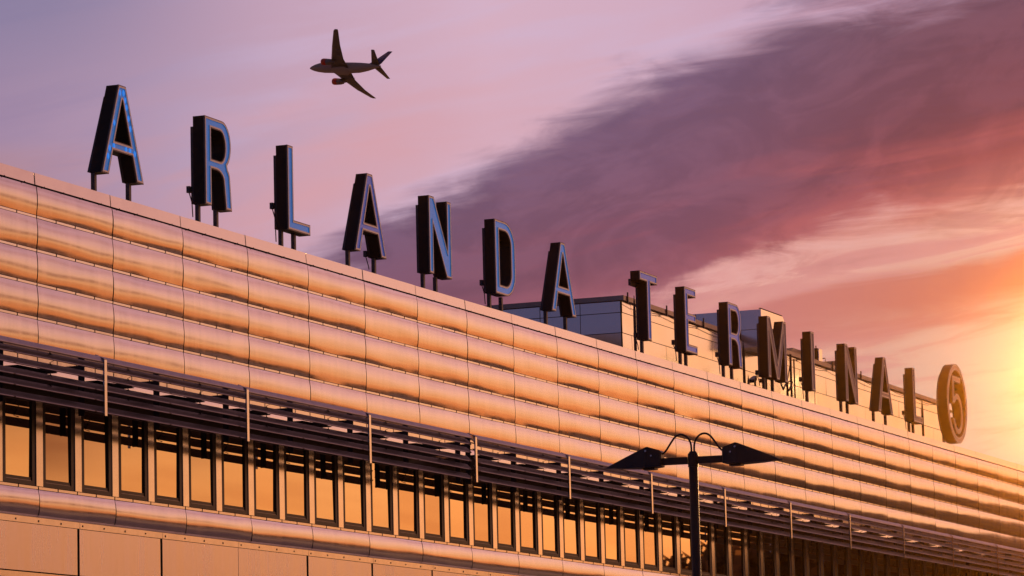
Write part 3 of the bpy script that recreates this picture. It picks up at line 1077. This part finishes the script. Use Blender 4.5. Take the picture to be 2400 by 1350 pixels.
for sgn in (-1, 1):
    # head: a long wedge that rises to a ridge and drops to the arm
    def ring(xd, w_, z0, z1, wt):
        xd *= sgn
        a = [(xd, -w_, z0), (xd, w_, z0), (xd, wt, z1), (xd, -wt, z1)]
        return a if sgn > 0 else a[::-1]
    mb = MB()
    mb.loft([ring(.385, .09, 5.592, 5.765, .07), ring(.40, .115, 5.588, 5.785, .09), ring(.555, .15, 5.575, 5.835, .10), ring(.585, .155, 5.575, 5.828, .10),
             ring(.86, .11, 5.583, 5.715, .055), ring(1.10, .04, 5.597, 5.612, .02), ring(1.13, .02, 5.604, 5.61, .01)], False)
    hd = fixnormals(mb.build('lamp_head', M['lamp'], lamp))
    mb = MB()
    mb.box((min(sgn * .47, sgn * .62), -.08, 5.555), (max(sgn * .47, sgn * .62), .08, 5.574))
    mb.build('clamp', M['lamp'], hd)
    mb = MB()
    mb.tube([(sgn * .565, .125, 5.78), (sgn * .565, .15, 5.78)], .014, 8)
    mb.tube([(sgn * .565, -.125, 5.78), (sgn * .565, -.15, 5.78)], .014, 8)
    mb.tube([(sgn * .50, -.1, 5.72), (sgn * .50, -.13, 5.72)], .012, 8)
    mb.build('bolt', M['bolt'], hd)
    mb = MB()
    pts = [(.018, 5.74), (.018, 5.80), (.025, 5.86), (.05, 5.915), (.09, 5.955), (.135, 5.972), (.18, 5.968), (.225, 5.94), (.265, 5.89), (.30, 5.84), (.335, 5.79), (.37, 5.755), (.42, 5.735)]
    # smooth the loop
    sm = []
    for i in range(len(pts) - 1):
        p0, p1, p2, p3 = [Vector(pts[max(0, min(len(pts) - 1, i + q))]) for q in (-1, 0, 1, 2)]
        for tt in (0, .25, .5, .75):
            sm.append(.5 * ((2 * p1) + (p2 - p0) * tt + (2 * p0 - 5 * p1 + 4 * p2 - p3) * tt ** 2 + (3 * p1 - p0 - 3 * p2 + p3) * tt ** 3))
    sm.append(Vector(pts[-1]))
    mb.tube([(sgn * p.x, 0, p.y) for p in sm], .0125, 8)
    mb.build('cable', M['lamp'], lamp)

# ------------------------------------------------------------------ aeroplane (metres, x forward, y to port, z up)
plane = thing('airplane', 'twin engined passenger jet with red engine cowls and dark tail banking in the sky', 'airplane')


def ring_yz(x, ry, rz, zc, n=24):
    return [(x, ry * math.cos(2 * math.pi * k / n), zc + rz * math.sin(2 * math.pi * k / n)) for k in range(n)]


mb = MB()
secs = [(15.6, .05, .05, -.5), (15.3, .36, .32, -.46), (14.5, .78, .74, -.36), (13.2, 1.22, 1.24, -.22), (11.4, 1.62, 1.68, -.08), (9.0, 1.86, 1.98, 0), (4, 1.88, 2.0, 0), (-3, 1.88, 2.0, 0),
        (-6.5, 1.8, 1.85, .1), (-9.5, 1.45, 1.4, .4), (-12, .95, .95, .75), (-14, .5, .5, .95), (-15.0, .22, .25, 1.0)]
mb.loft([ring_yz(*q) for q in secs])
fixnormals(mb.build('fuselage', M['fuse'], plane))
mb = MB()
mb.loft([ring_yz(5.4, .3, .2, -1.7), ring_yz(3.5, 2.0, .75, -1.55), ring_yz(-1, 2.1, .8, -1.55), ring_yz(-3.6, .5, .3, -1.6)])
fixnormals(mb.build('belly_fairing', M['fuse'], plane))


def airfoil(le, chord, y, z, th, n=7):
    up = [(le - chord * t, y, z + th * chord * 2.2 * math.sqrt(t) * (1 - t)) for t in [i / n for i in range(n + 1)]]
    lo = [(le - chord * t, y, z - th * chord * 1.1 * math.sqrt(t) * (1 - t)) for t in [i / n for i in range(n - 1, 0, -1)]]
    return up + lo


for sg in (1, -1):
    mb = MB()
    wsec = [(5.0, 7.8, 1.2, -1.35), (3.1, 5.4, 5.2, -.95), (.4, 3.6, 11.0, .05), (-2.1, 2.1, 16.5, 1.75), (-2.7, 1.4, 17.0, 1.95)]
    mb.loft([airfoil(a, b, sg * c, d, .11 if c < 6 else .09) for a, b, c, d in wsec])
    wg = fixnormals(mb.build('wing', M['wing'], plane))
    mb = MB()
    for yy in (3.6, 7.2, 10.0):
        f = (yy - 1.2) / 15.4
        xt = (5.0 - 7.6) if yy < 5 else -2.1 + (yy - 5) * -.17
        zc = -1.55 + .02 * yy ** 1.7 * .28
        mb.loft([[(x, sg * yy + r * math.cos(t), zc + .8 * r * math.sin(t)) for t in [2 * math.pi * q / 8 for q in range(8)]] for x, r in ((xt + 1.8, .05), (xt + .9, .22), (xt, .2), (xt - .7, .05))])
    fixnormals(mb.build('flap_fairing', M['wing'], wg))
    mb = MB()
    mb.loft([airfoil(a, b, sg * c, d, .09) for a, b, c, d in ((-11.2, 3.6, .5, 1.1), (-13.8, 1.4, 7.1, 1.95))])
    fixnormals(mb.build('tailplane', M['wing'], plane))
    # engine
    mb = MB()
    ey, ez = sg * 4.85, -2.1

    def er(x, r): return [(x, ey + r * math.cos(2 * math.pi * q / 20), ez + r * math.sin(2 * math.pi * q / 20)) for q in range(20)]
    mb.loft([er(4.6, 1.2), er(3.2, 1.1), er(2.2, .85), er(2.15, .5), er(1.0, .35)])
    en = fixnormals(mb.build('engine', M['cone'], plane))
    mb = MB()
    mb.loft([er(5.6, .88), er(6.55, .94), er(6.68, 1.03), er(6.6, 1.12), er(6.0, 1.24), er(4.605, 1.205)], cap=False)
    fixnormals(mb.build('cowl', M['cowl'], en))
    mb = MB()
    mb.add(er(5.62, .89), [tuple(range(20))])
    mb.build('fan', M['lbody'], en)
    mb = MB()
    mb.loft([[(5.2, ey - .12, -1.2), (5.2, ey + .12, -1.2), (1.2, ey + .12, -1.2), (1.2, ey - .12, -1.2)], [(3.8, ey - .12, -.8), (3.8, ey + .12, -.8), (.6, ey + .12, -.8), (.6, ey - .12, -.8)]], False)
    fixnormals(mb.build('pylon', M['wing'], en))
mb = MB()


def finsec(le, ch, z, th=.08):
    return [(x, z_, z) for x, z_, _ in [(le - ch * t, s_ * th * ch * 1.5 * math.sqrt(t) * (1 - t), 0) for s_, ts in ((1, [i / 6 for i in range(7)]), (-1, [i / 6 for i in range(5, 0, -1)])) for t in ts]]


mb.loft([finsec(-6.2, 8.0, 1.6, .02), finsec(-9.2, 5.4, 2.3, .06), finsec(-10.6, 4.3, 3.6), finsec(-14.2, 2.0, 8.6)])
fixnormals(mb.build('tail_fin', M['fin'], plane))
plane.matrix_world = Matrix.Translation((1176.56, 489.56, 258.55)) @ Matrix(((0.1965, -0.7905, 0.5801), (0.9711, 0.0751, -0.2267), (0.1357, 0.6078, 0.7824))).to_4x4()

# ------------------------------------------------------------------ haze volume added to make the warm glow over the right-hand letters
hz = MB().box((-700, -700, -1), (900, 500, 20.6))
hm = bpy.data.materials.new('sun_glow_haze')
hm.use_nodes = True
hm.node_tree.nodes.clear()
HN = NT(hm.node_tree)
pv = HN.n('ShaderNodeVolumePrincipled')
pv.inputs['Color'].default_value = (1.0, .50, .06, 1)
pv.inputs['Density'].default_value = HAZE
pv.inputs['Anisotropy'].default_value = .999
ho = HN.n('ShaderNodeOutputMaterial')
hm.node_tree.links.new(pv.outputs[0], ho.inputs['Volume'])
tag(hz.build('haze', hm), kind='stuff')

# ------------------------------------------------------------------ render settings
scn.view_settings.view_transform = 'Standard'
scn.view_settings.look = 'None'
scn.view_settings.exposure = 0
scn.view_settings.gamma = 1
scn.render.engine = 'CYCLES'
scn.cycles.use_denoising = True
scn.cycles.max_bounces = 8
scn.cycles.glossy_bounces = 5
scn.cycles.volume_bounces = 0
scn.cycles.sample_clamp_indirect = 40
